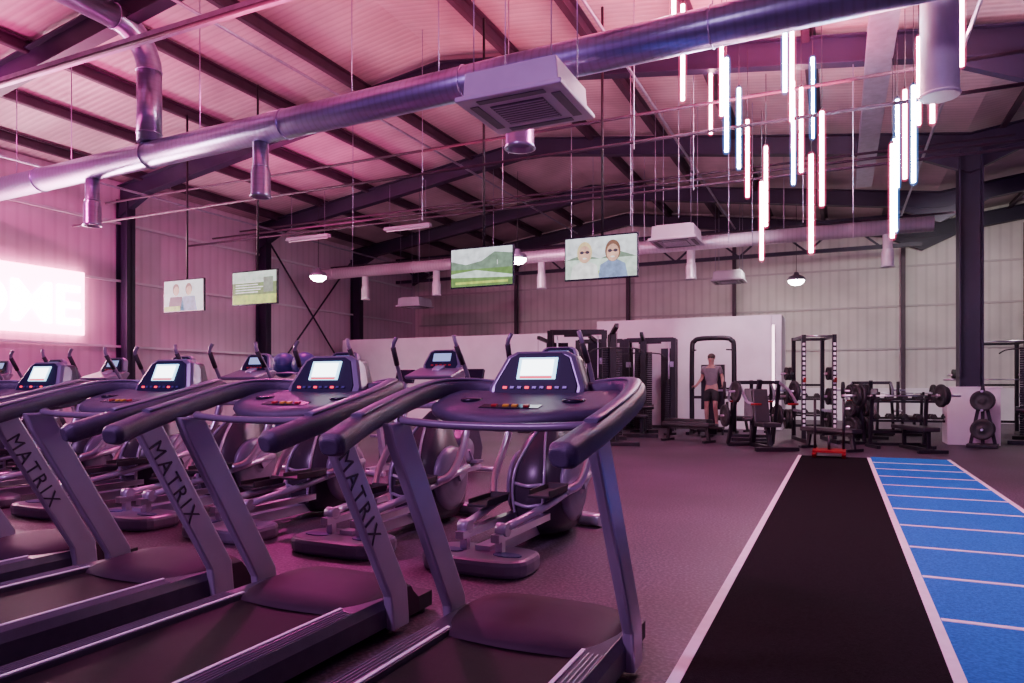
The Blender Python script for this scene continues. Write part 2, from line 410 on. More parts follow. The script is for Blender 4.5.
def wire(x,y,z0,z1=None):
    global wr0
    z1=z1 or roofz(x)
    if wr0 is None:
        wr0=B().cyl((0,0,0),(0,0,1),.008,n=6).obj('suspension_rod',M_galv,loc=(x,y,z0),label='thin steel suspension rod hanging from the roof',cat='rod',group='thin suspension rods under the roof'); o=wr0
    else: o=dup(wr0,(x,y,z0))
    o.scale=(1,1,z1-z0)
for x in(-14,-12.3,-9,-6,-4.6,-1.2,1.8): wire(x,dy(x),5.15)
for x in(-14,-11.5,-9,-6,-4.6,-1.2,.3): wire(x,18.0,4.94)
for (x,y,z) in((-3.2,11.6,3.9),(-2.7,13.1,4.3),(-2.3,12.4,4.6),(-1.9,13.8,3.9),(-3.9,14.3,4.4),(-5.0,13.6,4.0),(-5.9,12.2,4.6),(-2.6,9.6,4.5),(-4.4,9.3,4.6),(-.6,14.0,4.2),(.2,12.2,3.9),(-6.9,10.9,4.2),(-9.4,12.1,4.4),(-1.6,15.0,4.0)): wire(x,y,z)

# cassette AC
def cassette():
    r=thing('air_conditioner','white ceiling cassette air conditioner hung on rods','air conditioner',(-2.85,6.45,3.96),group='suspended cassette air conditioners')
    b=B(); b.prism([(-.44,.05),(.44,.05),(.42,.30),(-.42,.30)],-.42,.42,'Y'); b.box((0,0,.315),(.7,.7,.03)); b.obj('casing',M_white,r,bevel=.01)
    b=B(); b.box((0,0,.025),(.98,.98,.05),0); b.obj('fascia',M_white,r,bevel=.012)
    b=B(); b.box((0,0,-.004),(.5,.5,.012),0)
    for i in range(9): b.box((0,-.22+i*.055,-.012),(.48,.012,.01),1)
    b.obj('intake_grille',[M_grille,M_white],r)
    for i in range(4):
        a=i*pi/2; R=Matrix.Rotation(a,3,'Z')
        B().box(R@Vector((0,.38,-.003)),(.62,.08,.01),0,R).obj('air_vane',M_grille,r)
    for sx in(-1,1):
        for sy in(-1,1): B().cyl((sx*.36,sy*.36,.28),(sx*.36,sy*.36,2.9),.006,n=6).obj('hanger_rod',M_galv,r)
    return r
ac=cassette(); dd=[dup(ac,(-3.05,14.6,4.14)),dup(ac,(-13.6,21.0,3.95)),dup(ac,(-3.1,22.6,4.4))]
ac.scale=(1.14,1.0,1)

def lamp():
    r=thing('pendant_lamp','round pendant lamp with glowing face hung from the roof','lamp',(-13.5,15.8,4.25),group='glowing pendant lamps')
    B().lathe([(.06,.3),(.08,.22),(.2,.17),(.25,.1),(.25,.05),(.2,.07),(.05,.15)]).obj('lamp_shade',M_galv,r)
    B().lathe([(.001,-.1),(.13,-.075),(.21,-.01),(.23,.05),(.18,.09),(.001,.1)]).obj('bulb',E_lamp,r)
    B().cyl((0,0,.3),(0,0,2.3),.008,n=6).obj('cord',M_black,r)
    return r
lp=lamp(); lp_pos=[(-13.5,15.8,4.25),(-7.5,16.4,4.4),(-1.15,22.4,4.25),(5.4,20.5,4.3)]
for p in lp_pos[1:]: dup(lp,p)
def strip(loc):
    r=thing('strip_light','unlit white linear light fitting hung from the roof','light fitting',loc,group='linear light fittings')
    B().prism([(-.1,0),(.1,0),(.06,.09),(-.06,.09)],-.75,.75,'X').obj('housing',M_white,r)
    B().cyl((-.7,0,-.02),(.7,0,-.02),.018,n=8).obj('tube',M_line,r)
    for s in(-1,1): B().cyl((s*.6,0,.08),(s*.6,0,1.3),.006,n=6).obj('hanger_rod',M_galv,r)
    return r
s0=strip((-13.7,15.6,5.35))
for p in((-11.0,16.6,5.6),): dup(s0,p)

# ---------------------------------------------------------------- neon tubes
tubes=[(-1.79,8.4,5.25,0),(-1.78,8.88,4.78,0),(-1.99,12.3,5.5,0),(-1.31,9.32,4.2,1),(-1.36,10.95,4.45,1),(-1.3,11.5,4.15,0),(-1.08,11.4,3.13,0),
(-.63,9.64,4.97,1),(-.71,12.9,5.2,0),(-.49,10.8,4.24,0),(-.31,9.35,2.83,0),(.62,10.2,3.09,0),(.81,10.86,4.0,0),(.84,10.0,3.72,1),(.99,11.06,4.77,0),(1.43,10.6,5.3,0),
(-1.0,11.2,3.6,0),(-.2,9.8,3.5,0),(.66,10.35,3.2,1),(-.55,9.7,4.6,0),(.72,10.9,3.9,1),(-.66,12.0,4.4,1),(1.0,9.6,4.3,0),(-1.5,10.2,5.0,0),(-.36,11.4,4.9,1)]
def tube(m1,m2,name):
    r=thing('neon_tube',name,'light tube',(0,0,0),group='hanging neon light tubes')
    B().cyl((0,0,.0),(0,0,1.2),.024,n=14).obj('glowing_tube',m1,r)
    B().lathe([(.001,-.045),(.03,-.04),(.05,-.005),(.056,.08),(.056,1.12),(.05,1.2),(.03,1.235),(.001,1.24)]).obj('bloom_volume',m2,r)  # emissive volume added around the tube as its halo, not a solid part
    B().cyl((0,0,1.2),(0,0,1.24),.014,n=14).obj('end_cap',M_black,r)
    B().cyl((0,0,1.24),(0,0,2.3),.005,n=6).obj('hanging_wire',M_black,r)
    return r
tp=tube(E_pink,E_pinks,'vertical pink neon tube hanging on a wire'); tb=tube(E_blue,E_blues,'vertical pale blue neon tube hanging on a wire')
used=[0,0]
for (x,y,z,k) in tubes:
    if used[k]==0: (tp,tb)[k].location=(x,y,z); used[k]=1
    else: dup((tp,tb)[k],(x,y,z))

# ---------------------------------------------------------------- televisions
def poly(b,pts,yy,m):
    b.add([(x,yy,z) for x,z in pts],[tuple(range(len(pts)))],m)
def ell(cx,cz,rx,rz,n=18): return [(cx+rx*math.cos(2*pi*i/n),cz+rz*math.sin(2*pi*i/n)) for i in range(n)]
def ES(n,c,s=1.5):
    m,nt,p=new_mat(n)
    tc=nt.nodes.new('ShaderNodeTexCoord'); no=nt.nodes.new('ShaderNodeTexNoise'); no.inputs['Scale'].default_value=9; no.inputs['Detail'].default_value=6
    nt.links.new(tc.outputs['Object'],no.inputs['Vector']); r=nt.nodes.new('ShaderNodeValToRGB')
    r.color_ramp.elements[0].position=.35; r.color_ramp.elements[1].position=.65
    r.color_ramp.elements[0].color=tuple(v*.72 for v in c)+(1,); r.color_ramp.elements[1].color=tuple(min(1,v*1.18) for v in c)+(1,)
    nt.links.new(no.outputs['Fac'],r.inputs['Fac']); nt.links.new(r.outputs['Color'],p.inputs['Emission Color']); p.inputs['Emission Strength'].default_value=s
    p.inputs['Base Color'].default_value=(.02,.02,.02,1); return m
TVc=dict(sky=ES('tv_sky',(.75,.8,.85)),grass=ES('tv_grass',(.12,.25,.06)),hill=ES('tv_hill',(.16,.26,.18)),pale=ES('tv_pale',(.6,.75,.65)),face=ES('tv_face',(.75,.42,.3)),
 hair=ES('tv_hair',(.2,.1,.05)),blond=ES('tv_blond',(.8,.6,.3)),shirt=ES('tv_shirt',(.2,.3,.5)),yel=ES('tv_caption',(.5,.65,.1)),wht=ES('tv_white',(.9,.9,.9)),dk=ES('tv_dark',(.03,.03,.04)),red=ES('tv_red',(.6,.1,.15)))
def tv(loc,rz,kind,label):
    r=thing('television',label,'television',loc,rz)
    B().box((0,.03,0),(1.2,.05,.69)).box((0,.075,0),(.8,.05,.4)).obj('casing',M_gloss,r,bevel=.008)
    b=B(); names=list(TVc); mi={n:i for i,n in enumerate(names)}
    W,H=.58,.32
    def R(x0,z0,x1,z1,l,c): poly(b,[(x0,z0),(x1,z0),(x1,z1),(x0,z1)],.003-.0006*l,mi[c])
    if kind=='faces':
        R(-W,-H,W,H,0,'sky'); R(-W,-H,W,-.02,1,'pale'); poly(b,[(-W,-.02),(-.3,.06),(0,-.02),(.3,.08),(W,-.02)],.0023,mi['hill'])
        for cx,hr in((-.26,'blond'),(.2,'hair')):
            poly(b,[(cx-.24,-H),(cx+.24,-H),(cx+.2,-.12),(cx+.07,-.05),(cx-.07,-.05),(cx-.2,-.12)],.001,mi['wht' if hr=='blond' else 'shirt'])
            poly(b,ell(cx,.09,.125,.17),0.0004,mi[hr]); poly(b,ell(cx,.06,.1,.135),-.0002,mi['face'])
            for s in(-.045,.045): poly(b,ell(cx+s,.09,.035,.026,10),-.0008,mi['dk'])
            R(cx-.03,.085,cx+.03,.095,6,'dk'); poly(b,ell(cx,-.005,.035,.012,10),-.0008,mi['wht'])
        R(-.2,-.27,.36,-.21,3,'yel')
    elif kind=='golf':
        R(-W,-H,W,H,0,'sky'); poly(b,[(-W,-.05),(W,-.05),(W,.2),(.25,.24),(0,.1),(-.3,.05),(-W,.12)],.0022,mi['hill']); R(-W,-H,W,-.03,2,'grass')
        poly(b,[(-W,-.1),(-.1,-.05),(W,-.16),(W,-.2),(-W,-.16)],.0012,mi['pale']); R(-.5,-.28,.5,-.24,3,'yel'); R(.3,.02,.31,.1,3,'wht')
    elif kind=='news':
        R(-W,-H,W,H,0,'grass'); R(-W,.1,W,H,1,'pale'); R(-W,-H,W,-.14,1,'yel'); 
        for i in range(5): R(-.5,-.1+i*.05,.1+.07*(i%3),-.08+i*.05,2,'wht')
        R(.25,-.1,.5,.2,2,'hill')
    else:
        R(-W,-H,W,H,0,'sky'); 
        for cx in(-.22,.16):
            poly(b,[(cx-.25,-H),(cx+.25,-H),(cx+.18,-.02),(cx-.18,-.02)],.0018,mi['dk' if cx<0 else 'shirt'])
            poly(b,ell(cx,.13,.1,.13),.001,mi['hair']); poly(b,ell(cx+.01,.1,.08,.1),.0003,mi['face'])
        R(-W,-H,-.1,-.22,3,'yel')
    b.obj('screen',[TVc[n] for n in names],r)
    zt=roofz(loc[0])-loc[2]-.05
    B().cyl((0,.1,0),(0,.1,zt),.022,n=10).box((0,.1,0),(.3,.04,.25)).obj('mount_pole',M_black,r)
    return r
tv((-3.38,10.5,3.2),0,'faces','flat television showing two people outdoors, hung from the roof')
tv((-5.48,10.5,3.2),0,'golf','flat television showing a green hillside, hung from the roof')
tv((-10.6,10.5,3.15),0,'news','flat television with a green caption picture, hung from the roof')
tv((-12.6,10.5,3.1),0,'duo','flat television showing two seated people, hung from the roof')

# sign
sg=thing('illuminated_sign','glowing pink wall panel with white letters','sign',(XL+.02,9.0,3.2))
B().box((.05,-.25,0),(.1,4.9,1.55)).obj('sign_panel',E_sign,sg,bevel=.02)
mx=Matrix(((0,0,1,.13),(1,0,0,2.1),(0,1,0,-.12),(0,0,0,1)))
textobj('WELCOME',1.34,.02,E_letter,'sign_lettering',sg,mx,ax='RIGHT',off=.012,sp=.96)

# ---------------------------------------------------------------- treadmill
def trap_head(w0,w1,w2,h,th):
    return [(-w0,0),(-w1,h*.25),(-w2,h*.9),(-w2*.72,h),(w2*.72,h),(w2,h*.9),(w1,h*.25),(w0,0)]
def head_matrix(o,tilt):
    u=Vector((0,math.sin(tilt),math.cos(tilt))); n=Vector((0,-math.cos(tilt),math.sin(tilt)))
    return Matrix(((1,0,0,o[0]),(0,-n.y,u.y,o[1]),(0,-n.z,u.z,o[2]),(0,0,0,1)))
def treadmill():
    r=thing('treadmill','grey commercial treadmill with lit console and black belt','treadmill',(-1.19,2.0,0),group='row of treadmills')
    b=B()
    for s in(-1,1):
        b.prism([(s*.33,.05),(s*.41,.05),(s*.41,.14),(s*.39,.18),(s*.285,.18),(s*.285,.14),(s*.33,.12)][::s],-.8,.9,'Y',0)
        b.box((s*.300,-.12,.183),(.017,1.36,.006),1)
        for i in range(4): b.box((s*(.33+i*.018),-.12,.182),(.005,1.3,.006),3)
        b.box((s*.35,-.84,.11),(.14,.12,.15),2); b.cyl((s*.34,-.7,0),(s*.34,-.7,.08),.03,m=2); b.cyl((s*.34,1.15,0),(s*.34,1.15,.08),.03,m=2)
    b.box((0,.2,.09),(.6,1.9,.05),2); b.box((0,1.10,.06),(.74,.26,.08),2)
    b.obj('deck_frame',[M_dark,M_stripe,M_rubber,M_shroud],r,bevel=.004)
    b=B(); b.prism([(-.82,.09),(-.85,.125),(-.82,.16),(.62,.16),(.62,.09)],-.28,.28,'X')
    b.obj('running_belt',M_belt,r,bevel=.006)
    # hood
    ys=[(.55,.165),(.57,.19),(.65,.206),(.77,.220),(.9,.226),(1.02,.216),(1.12,.178),(1.17,.12),(1.18,.03)]
    b=B(); nx=14; vs=[];fs=[]
    for (y,z) in ys:
        for i in range(nx+1):
            u=-1+2*i/nx; x=.375*u
            zz=.03+(z-.03)*(1-.22*abs(u)**4)
            yy=y-(.07*(1-u*u) if y<.6 else 0)+(-.08*u*u if y>1.1 else 0)
            vs.append((x,yy,zz))
    for j in range(len(ys)-1):
        for i in range(nx): a=j*(nx+1)+i; fs.append((a,a+1,a+nx+2,a+nx+1))
    b.add(vs,fs,0,True)
    for s in(0,nx):
        loop=[vs[j*(nx+1)+s] for j in range(len(ys))]+[(vs[s][0],.5,.03)]
        b.add(loop,[tuple(range(len(loop)))],0)
    b.obj('motor_hood',M_hood,r)
    for s in(-1,1):
        b=B(); b.prism([(.765,.03),(.905,.03),(.885,.22),(.415,1.05),(.275,1.05),(.31,.96),(.74,.2)],s*.42-.024,s*.42+.024,'X')
        up=b.obj('upright',M_tgrey,r,bevel=.012)
        if s==1:
            d=Vector((0,.495,-.869)).normalized(); n=Vector((1,0,0)); v=n.cross(d)
            p=Vector((.447,.505,.70))
            mx=Matrix(((d.x,v.x,n.x,p.x),(d.y,v.y,n.y,p.y),(d.z,v.z,n.z,p.z),(0,0,0,1)))
            textobj('MATRIX',.112,.001,M_letter,'lettering',up,mx,sp=1.3,off=0)
        b=B(); b.path([(s*.16,.9,1.17),(s*.27,.90,1.18),(s*.38,.85,1.185),(s*.455,.72,1.175),(s*.485,.52,1.13),(s*.475,.22,1.055),(s*.445,.02,1.0),(s*.43,-.05,.98)],.048,.042,n=20,k=6,power=2.9,rfun=lambda t:.86+.2*t-.35*max(0,t-.93)/.07)
        b.obj('handrail',M_rail,r,bevel=.006)
        b=B(); b.path([(s*.24,.92,1.215),(s*.36,.86,1.226),(s*.455,.72,1.218),(s*.487,.52,1.173),(s*.478,.3,1.120),(s*.465,.15,1.085)],.026,.008,n=10,k=5)
        b.obj('rail_trim',M_surround,r)
    b=B(); nx=20; vs=[];fs=[]
    prof0=[(0,.02),(-.025,.05),(-.01,.078),(.06,.098),(.22,.135),(.36,.165),(.44,.16),(.46,.12),(.40,.05),(.2,.01)]
    for i in range(nx+1):
        u=-1+2*i/nx; au=abs(u)
        y0=.42+.20*au**2.2; z0=1.0+.035*au**2; sc=1-.48*au**2.4
        for (yy,zz) in prof0: vs.append((u*.415,y0+yy*sc,z0+zz*(1-.25*au**2)+.02*au))
    n=len(prof0)
    for i in range(nx):
        for j in range(n): fs.append((i*n+j,i*n+(j+1)%n,(i+1)*n+(j+1)%n,(i+1)*n+j))
    b.add(vs,fs,0,True); b.add(vs[:n],[tuple(range(n))],0); b.add(vs[-n:],[tuple(range(n))],0)
    b.obj('console_dash',M_rail,r)
    b=B(); b.path([(-.43,.40,1.06),(-.36,.35,1.055),(-.15,.335,1.045),(.15,.335,1.045),(.36,.35,1.055),(.43,.40,1.06)],.018,.016,n=12,k=6)
    b.obj('grip_bar',M_shroud,r)
    sl=math.atan(.037/.16); R=Matrix.Rotation(sl,3,'X')
    def tz(y): return 1.098+(y-.48)*.235
    b=B()
    b.box((0,.53,tz(.53)+.003),(.26,.05,.008),2,R)
    for i,(x,m) in enumerate(((-.07,0),(-.02,1),(.02,1),(.07,0))): b.box((x,.53,tz(.53)+.009),(.024,.018,.008),m,R)
    b.obj('keypad',[M_red,M_yel,M_gloss],r)
    for s in(-1,1):
        B().torus((s*.23,.64,1.135),.042,.009,n=20).lathe([(.001,0),(.043,0)],(s*.23,.64,1.132)).obj('cup_holder',M_gloss,r)
    b=B(); b.prism([(-.24,1.12),(.24,1.12),(.2,1.2),(.16,1.33),(-.16,1.33),(-.2,1.2)],.86,.95,'Y'); b.obj('rear_shroud',M_dark,r,bevel=.02)
    H=head_matrix((0,.76,1.135),math.radians(22))
    pr=trap_head(.225,.23,.165,.24,0)
    B().prism(pr,0,.10,'Y').xf(H).obj('console_head',M_surround,r,bevel=.024)
    B().prism([(x*.84,z*.84+.018) for x,z in pr],-.006,.01,'Y').xf(H).obj('console_fascia',M_fascia,r,bevel=.003)
    b=B(); b.box((0,-.008,.145),(.18,.006,.1),0); b.box((0,-.012,.148),(.15,.003,.074),1)
    b.box((0,-.012,.102),(.15,.003,.010),2)
    for i in range(9): b.box((-.14+i*.035,-.009,.055),(.018,.006,.010),2 if i%3==0 else 3)
    b.xf(H).obj('screen',[E_scr,E_scr2,E_red,M_bluegrey],r)
    return r
tm=treadmill()
for i in range(1,6): dup(tm,(-1.19-1.163*i,2.0,0))
for o in list(bpy.data.objects):
    if o.name.startswith('lettering') and o.parent and o.parent.parent==tm: bpy.data.objects.remove(o)

# ---------------------------------------------------------------- elliptical
def elliptical():
    r=thing('elliptical_trainer','grey elliptical cross trainer with bulky closed drive housing','elliptical trainer',(-2.13,4.9,0),group='row of elliptical trainers')
    b=B()
    b.beam((0,-.8,.1),(0,.75,.1),.11,.08)
    b.path([(-.32,.78,.06),(0,.82,.06),(.32,.78,.06)],.08,.05,n=14,k=4,power=3)
    b.obj('base_frame',M_tgrey,r)
    out=[]
    for i in range(24):
        th=2*pi*i/24; c,d=math.cos(th),math.sin(th)
        out.append((.38*math.copysign(abs(c)**.5,c),-.82+.23*math.copysign(abs(d)**.6,d)))
    B().prism(out,.0,.11,'Z').obj('base_cover',M_shroud,r,bevel=.03)
    for s in(-1,1): B().prism([(s*.21+.1*math.cos(a*pi/8),-.86+.055*math.sin(a*pi/8)) for a in range(16)],.108,.116,'Z').obj('cover_inlay',M_bluegrey,r)
    for s in(-1,1): B().beam((s*.13,-.88,.21),(s*.13,.0,.21),.06,.05).beam((s*.13,-.8,.1),(s*.13,-.8,.2),.05,.05).obj('guide_rail',M_chrome,r)
    b=B(); b.loft([(0,.36,.06,.2,.32),(0,.36,.14,.235,.40),(0,.35,.3,.255,.42),(0,.34,.45,.255,.41),(0,.34,.6,.225,.35),(0,.37,.74,.17,.26),(0,.42,.86,.115,.18),(0,.47,.94,.075,.11),(0,.49,.97,.06,.08)],n=32,power=2.5)
    b.obj('drive_shroud',M_disc,r)
    b=B()
    for s in(-1,1): b.path([(s*.10,-.045,.16),(s*.125,-.06,.36),(s*.12,-.02,.55),(s*.075,.1,.72),(s*.03,.24,.86)],.016,.01,n=10,k=5,ref=(1,0,0))
    b.path([(-.11,-.055,.30),(0,-.085,.285),(.11,-.055,.30)],.014,n=8).path([(-.115,-.04,.45),(0,-.08,.44),(.115,-.04,.45)],.014,n=8)
    b.obj('shroud_trim',M_tgrey,r)
    for s in(-1,1):
        pf=[(.001,.045),(.06,.045),(.075,.03)]
        for q in range(4): pf+= [(.10+q*.04,.042-.008*q),(.12+q*.04,.03-.008*q)]
        pf+=[(.27,-.005),(.275,-.04)]
        B().lathe([(a,s*h) for a,h in pf],(s*.245,.34,.40),'X',40).obj('flywheel_cover',M_shroud,r)
        ph=.0 if s>0 else pi
        cy,cz=.34+.17*math.cos(ph+.6),.44+.17*math.sin(ph+.6)-.05
        b=B(); b.beam((s*.30,.34,.40),(s*.30,cy,cz),.03,.06); b.path([(s*.315,cy,cz),(s*.27,-.2,.5*cz+.12),(s*.15,-.78,.26)],.028,n=10,k=4)
        b.cyl((s*.10,-.78,.255),(s*.18,-.78,.255),.045); b.obj('pedal_arm',M_tgrey,r)
        py=-.24; pz=.5*cz+.17
        b=B(); b.prism([(py-.19,pz),(py+.17,pz),(py+.21,pz+.06),(py+.19,pz+.06),(py+.16,pz+.02),(py-.19,pz+.02)],s*.24-.08,s*.24+.08,'X')
        b.box((s*.24+.075,py,pz+.03),(.012,.34,.05)); b.box((s*.24-.075,py,pz+.03),(.012,.34,.05)); b.obj('pedal',M_rubber,r,bevel=.006)
        b=B(); b.path([(s*.34,.42,1.02),(s*.365,.34,.75),(s*.365,.12,.48),(s*.3,py+.2,pz-.0)],.028,.036,n=12,k=5); b.obj('swing_arm',M_chrome,r)
        b=B(); b.path([(s*.34,.42,1.0),(s*.35,.44,1.2),(s*.34,.34,1.40),(s*.32,.26,1.54),(s*.29,.27,1.62)],.018,n=10,k=5); b.obj('moving_handle',M_shroud,r)
        b=B(); b.cyl((s*.337,.345,1.38),(s*.32,.26,1.53),.023,n=12); b.obj('handle_grip',M_rubber,r)
    b=B(); b.path([(0,.5,.85),(0,.58,1.05),(0,.57,1.2),(0,.5,1.36)],.05,.06,n=14,k=5,power=3); b.cyl((-.36,.42,1.02),(.36,.42,1.02),.03); b.beam((0,.42,1.02),(0,.58,1.02),.07,.07); b.obj('mast',M_tgrey,r)
    b=B(); b.path([(-.2,.22,1.1),(-.18,.38,1.17),(0,.48,1.2),(.18,.38,1.17),(.2,.22,1.1)],.02,n=10,k=6); b.obj('fixed_handle',M_rubber,r)
    b=B(); b.prism([(.32,1.25),(.3,1.28),(.56,1.36),(.62,1.34),(.56,1.25)],-.24,.24,'X'); b.obj('console_tray',M_shroud,r,bevel=.015)
    H=head_matrix((0,.53,1.33),math.radians(20)); pr=trap_head(.18,.2,.15,.21,0)
    B().prism(pr,0,.07,'Y').xf(H).obj('console_head',M_surround,r,bevel=.016)
    B().prism([(x*.84,z*.84+.016) for x,z in pr],-.006,.01,'Y').xf(H).obj('console_fascia',M_fascia,r)
    b=B(); b.box((0,-.009,.125),(.18,.004,.075),0)
    for i in range(5): b.box((-.09+i*.045,-.009,.05),(.026,.004,.014),1)
    b.xf(H).obj('screen',[emis('elliptical_screen',(.3,.4,.75),1.2),M_red],r)
    return r
el=elliptical()
for i in range(1,8): dup(el,(-2.13-1.12*i,4.9,0))

# ---------------------------------------------------------------- weight plates, barbells
def plate_mesh(R):
    b=B(); w=.03
    b.lathe([(.028,w*.8),(.06,w*.8),(.07,w*.5),(R*.68,w*.5),(R*.76,w),(R*.97,w),(R,w*.7),(R,-w*.7),(R*.97,-w),(R*.76,-w),(R*.68,-w*.5),(.07,-w*.5),(.06,-w*.8),(.028,-w*.8)],(0,0,0),'X',28,0)
    b.torus((w*.9,0,0),.05,.008,'X',20,6,1); return b
pl0=None
def plate(loc,rz=0,sc=1,lab='round black rubber weight plate'):
    global pl0
    if pl0 is None:
        pl0=plate_mesh(.22).obj('weight_plate',[M_rubber,M_galv],loc=loc,rot=(0,0,rz),label=lab,cat='weight plate',group='weight plates on racks and bars'); o=pl0
    else: o=dup(pl0,loc,(0,0,rz))
    o.scale=(1,sc,sc); return o
def barbell(loc,rz=0,g='barbells'):
    r=thing('barbell','chrome barbell with knurled grip','barbell',loc,rz,group=g)
    B().cyl((-.66,0,0),(.66,0,0),.014,n=10).obj('bar',M_chrome,r)
    for s in(-1,1): B().cyl((s*.66,0,0),(s*1.08,0,0),.025,n=12).cyl((s*.65,0,0),(s*.67,0,0),.04,n=12).obj('sleeve',M_chrome,r)
    return r

def cable_machine(loc,rz,label):
    r=thing('cable_machine',label,'cable machine',loc,rz,group='black cable machines')
    b=B(); W=.62;H=2.45
    for s in(-1,1):
        b.beam((s*W,0,0),(s*W,0,H),.13,.13); b.beam((s*W,.5,0),(s*W,.5,H),.11,.11); b.beam((s*W,-.35,.04),(s*W,.7,.04),.1,.08)
        b.beam((s*W,-.05,H-.04),(s*W,.54,H-.04),.07,.08)
    b.beam((-W,0,H-.04),(W,0,H-.04),.08,.12); b.beam((-W,.5,.06),(W,.5,.06),.07,.08); b.beam((-.3,0,H-.12),(.3,0,H-.12),.05,.05)
    b.obj('frame',M_black,r,bevel=.006)
    for s in(-1,1):
        b=B()
        for i in range(24): b.box((s*W*.76,.25,.14+i*.052),(.2,.34,.044))
        b.cyl((s*W*.76,.16,.08),(s*W*.76,.16,H-.1),.012,m=1,n=8).cyl((s*W*.76,.34,.08),(s*W*.76,.34,H-.1),.012,m=1,n=8)
        b.obj('weight_stack',[M_black,M_chrome],r,bevel=.003)
        B().box((s*W*.68,.47,1.15),(.38,.02,2.1)).obj('stack_cover',M_black,r)
        B().lathe([(.05,-.015),(.06,-.008),(.05,0),(.06,.008),(.05,.015)],(s*(W-.09),-.06,1.75),'X').box((s*(W-.05),-.03,1.75),(.12,.12,.14)).obj('pulley',M_galv,r)
        b=B(); b.cyl((s*(W-.09),-.11,1.75),(s*(W-.12),-.13,1.35),.005,n=6); b.obj('cable',M_rubber,r)
        b=B(); b.torus((s*(W-.12),-.13,1.28),.07,.012,'X',18,6); b.obj('handle',M_rubber,r)
    return r
cm=cable_machine((-5.45,15.2,0),.3,'tall black steel cable machine with two weight stacks')
for p,rz in(((-6.0,18.6,0),.1),((-4.6,18.6,0),.1)): dup(cm,p,rz)
def lat_machine(loc,rz):
    r=thing('lat_pulldown_machine','black lat pulldown machine with padded seat','weight machine',loc,rz,group='lat pulldown machines')
    b=B(); b.beam((0,.5,0),(0,.5,2.3),.14,.1); b.beam((0,.9,0),(0,.9,2.3),.14,.1); b.beam((0,-.6,.04),(0,1.1,.04),.08,.08); b.beam((-.4,-.6,.04),(.4,-.6,.04),.08,.08); b.beam((-.35,1.0,.04),(.35,1.0,.04),.08,.08)
    b.beam((0,-.25,2.4),(0,.95,2.27),.08,.09); b.beam((0,-.25,.04),(0,-.25,.45),.07,.07); b.beam((0,.1,.04),(0,.1,.65),.07,.07)
    b.obj('frame',M_black,r,bevel=.006)
    b=B()
    for i in range(38): b.box((0,.7,.14+i*.05),(.42,.13,.042))
    b.cyl((-.1,.7,.1),(-.1,.7,2.2),.012,m=1,n=8).cyl((.1,.7,.1),(.1,.7,2.2),.012,m=1,n=8); b.obj('weight_stack',[M_black,M_chrome],r)
    B().box((0,-.25,.48),(.3,.4,.07)).obj('seat',M_pad,r,bevel=.02)
    B().cyl((-.28,.02,.68),(.28,.02,.68),.06).obj('thigh_pad',M_pad,r,bevel=.01)
    b=B(); b.path([(-.55,-.27,1.85),(-.4,-.27,1.93),(0,-.27,1.95),(.4,-.27,1.93),(.55,-.27,1.85)],.014,n=8); b.cyl((0,-.27,1.95),(0,-.27,2.33),.005,n=6); b.obj('pull_bar',M_rubber,r)
    return r
lm=lat_machine((-4.15,13.9,0),.4)
for p,rz in(((-4.25,16.4,0),.2),((-6.9,16.6,0),.0),((-5.6,16.7,0),.1),((3.6,17.6,0),-.2)): dup(lm,p,rz)

# power racks
def rack(loc,rz,label,W=.58,D=1.0,H=2.25,post=M_black,edge=M_line):
    r=thing('power_rack',label,'power rack',loc,rz)
    b=B()
    for sx in(-1,1):
        for y in(0,D): b.beam((sx*W,y,0),(sx*W,y,H),.08,.08)
        b.beam((sx*W,-.35,.04),(sx*W,D+.04,.04),.075,.075); b.beam((sx*W,0,H-.04),(sx*W,D,H-.04),.06,.06)
    b.beam((-W,D,H-.04),(W,D,H-.04),.06,.06); b.beam((-W,D,.3),(W,D,.3),.06,.06); b.beam((-W,D,1.2),(W,D,1.2),.05,.05)
    for sx in(-1,1):
        for i in range(18): b.box((sx*W,-.042,.35+i*.1),(.05,.004,.06),1)
    b.obj('frame',[post,edge],r,bevel=.005)
    B().cyl((-W,0,H-.03),(W,0,H-.03),.018).obj('pull_up_bar',M_chrome,r)
    for s in(-1,1):
        B().box((s*W,-.07,1.28),(.05,.1,.05)).box((s*W,-.12,1.31),(.05,.02,.09)).obj('bar_hook',M_sled,r)
        B().beam((s*W,-.02,.65),(s*W,D,.65),.05,.05).obj('safety_arm',M_galv,r)
        for z in(.45,.95,1.45): B().cyl((s*(W+.02),D-.1,z),(s*(W+.3),D-.1,z),.024).obj('storage_peg',M_chrome,r)
    return r
def rotp(loc,rz,p):
    v=Matrix.Rotation(rz,3,'Z')@Vector(p); return (loc[0]+v.x,loc[1]+v.y,loc[2]+v.z)
for (loc,rz,lab,W) in (((-.38,15.9,0),.25,'narrow black half rack with plates stored on side pegs',.3),((3.35,19.7,0),0,'black power rack beside the column with stored plates',.58)):
    rack(loc,rz,lab,W)
    if W>.5:
        barbell(rotp(loc,rz,(0,-.095,1.33)),rz)
        for s in(-1,1): plate(rotp(loc,rz,(s*.74,-.095,1.33)),rz)
    for s in(-1,1):
        for z,sc in((.45,1),(.95,.85),(1.45,.65)):
            plate(rotp(loc,rz,(s*(W+.1),.9,z)),rz,sc); plate(rotp(loc,rz,(s*(W+.17),.9,z)),rz,sc)

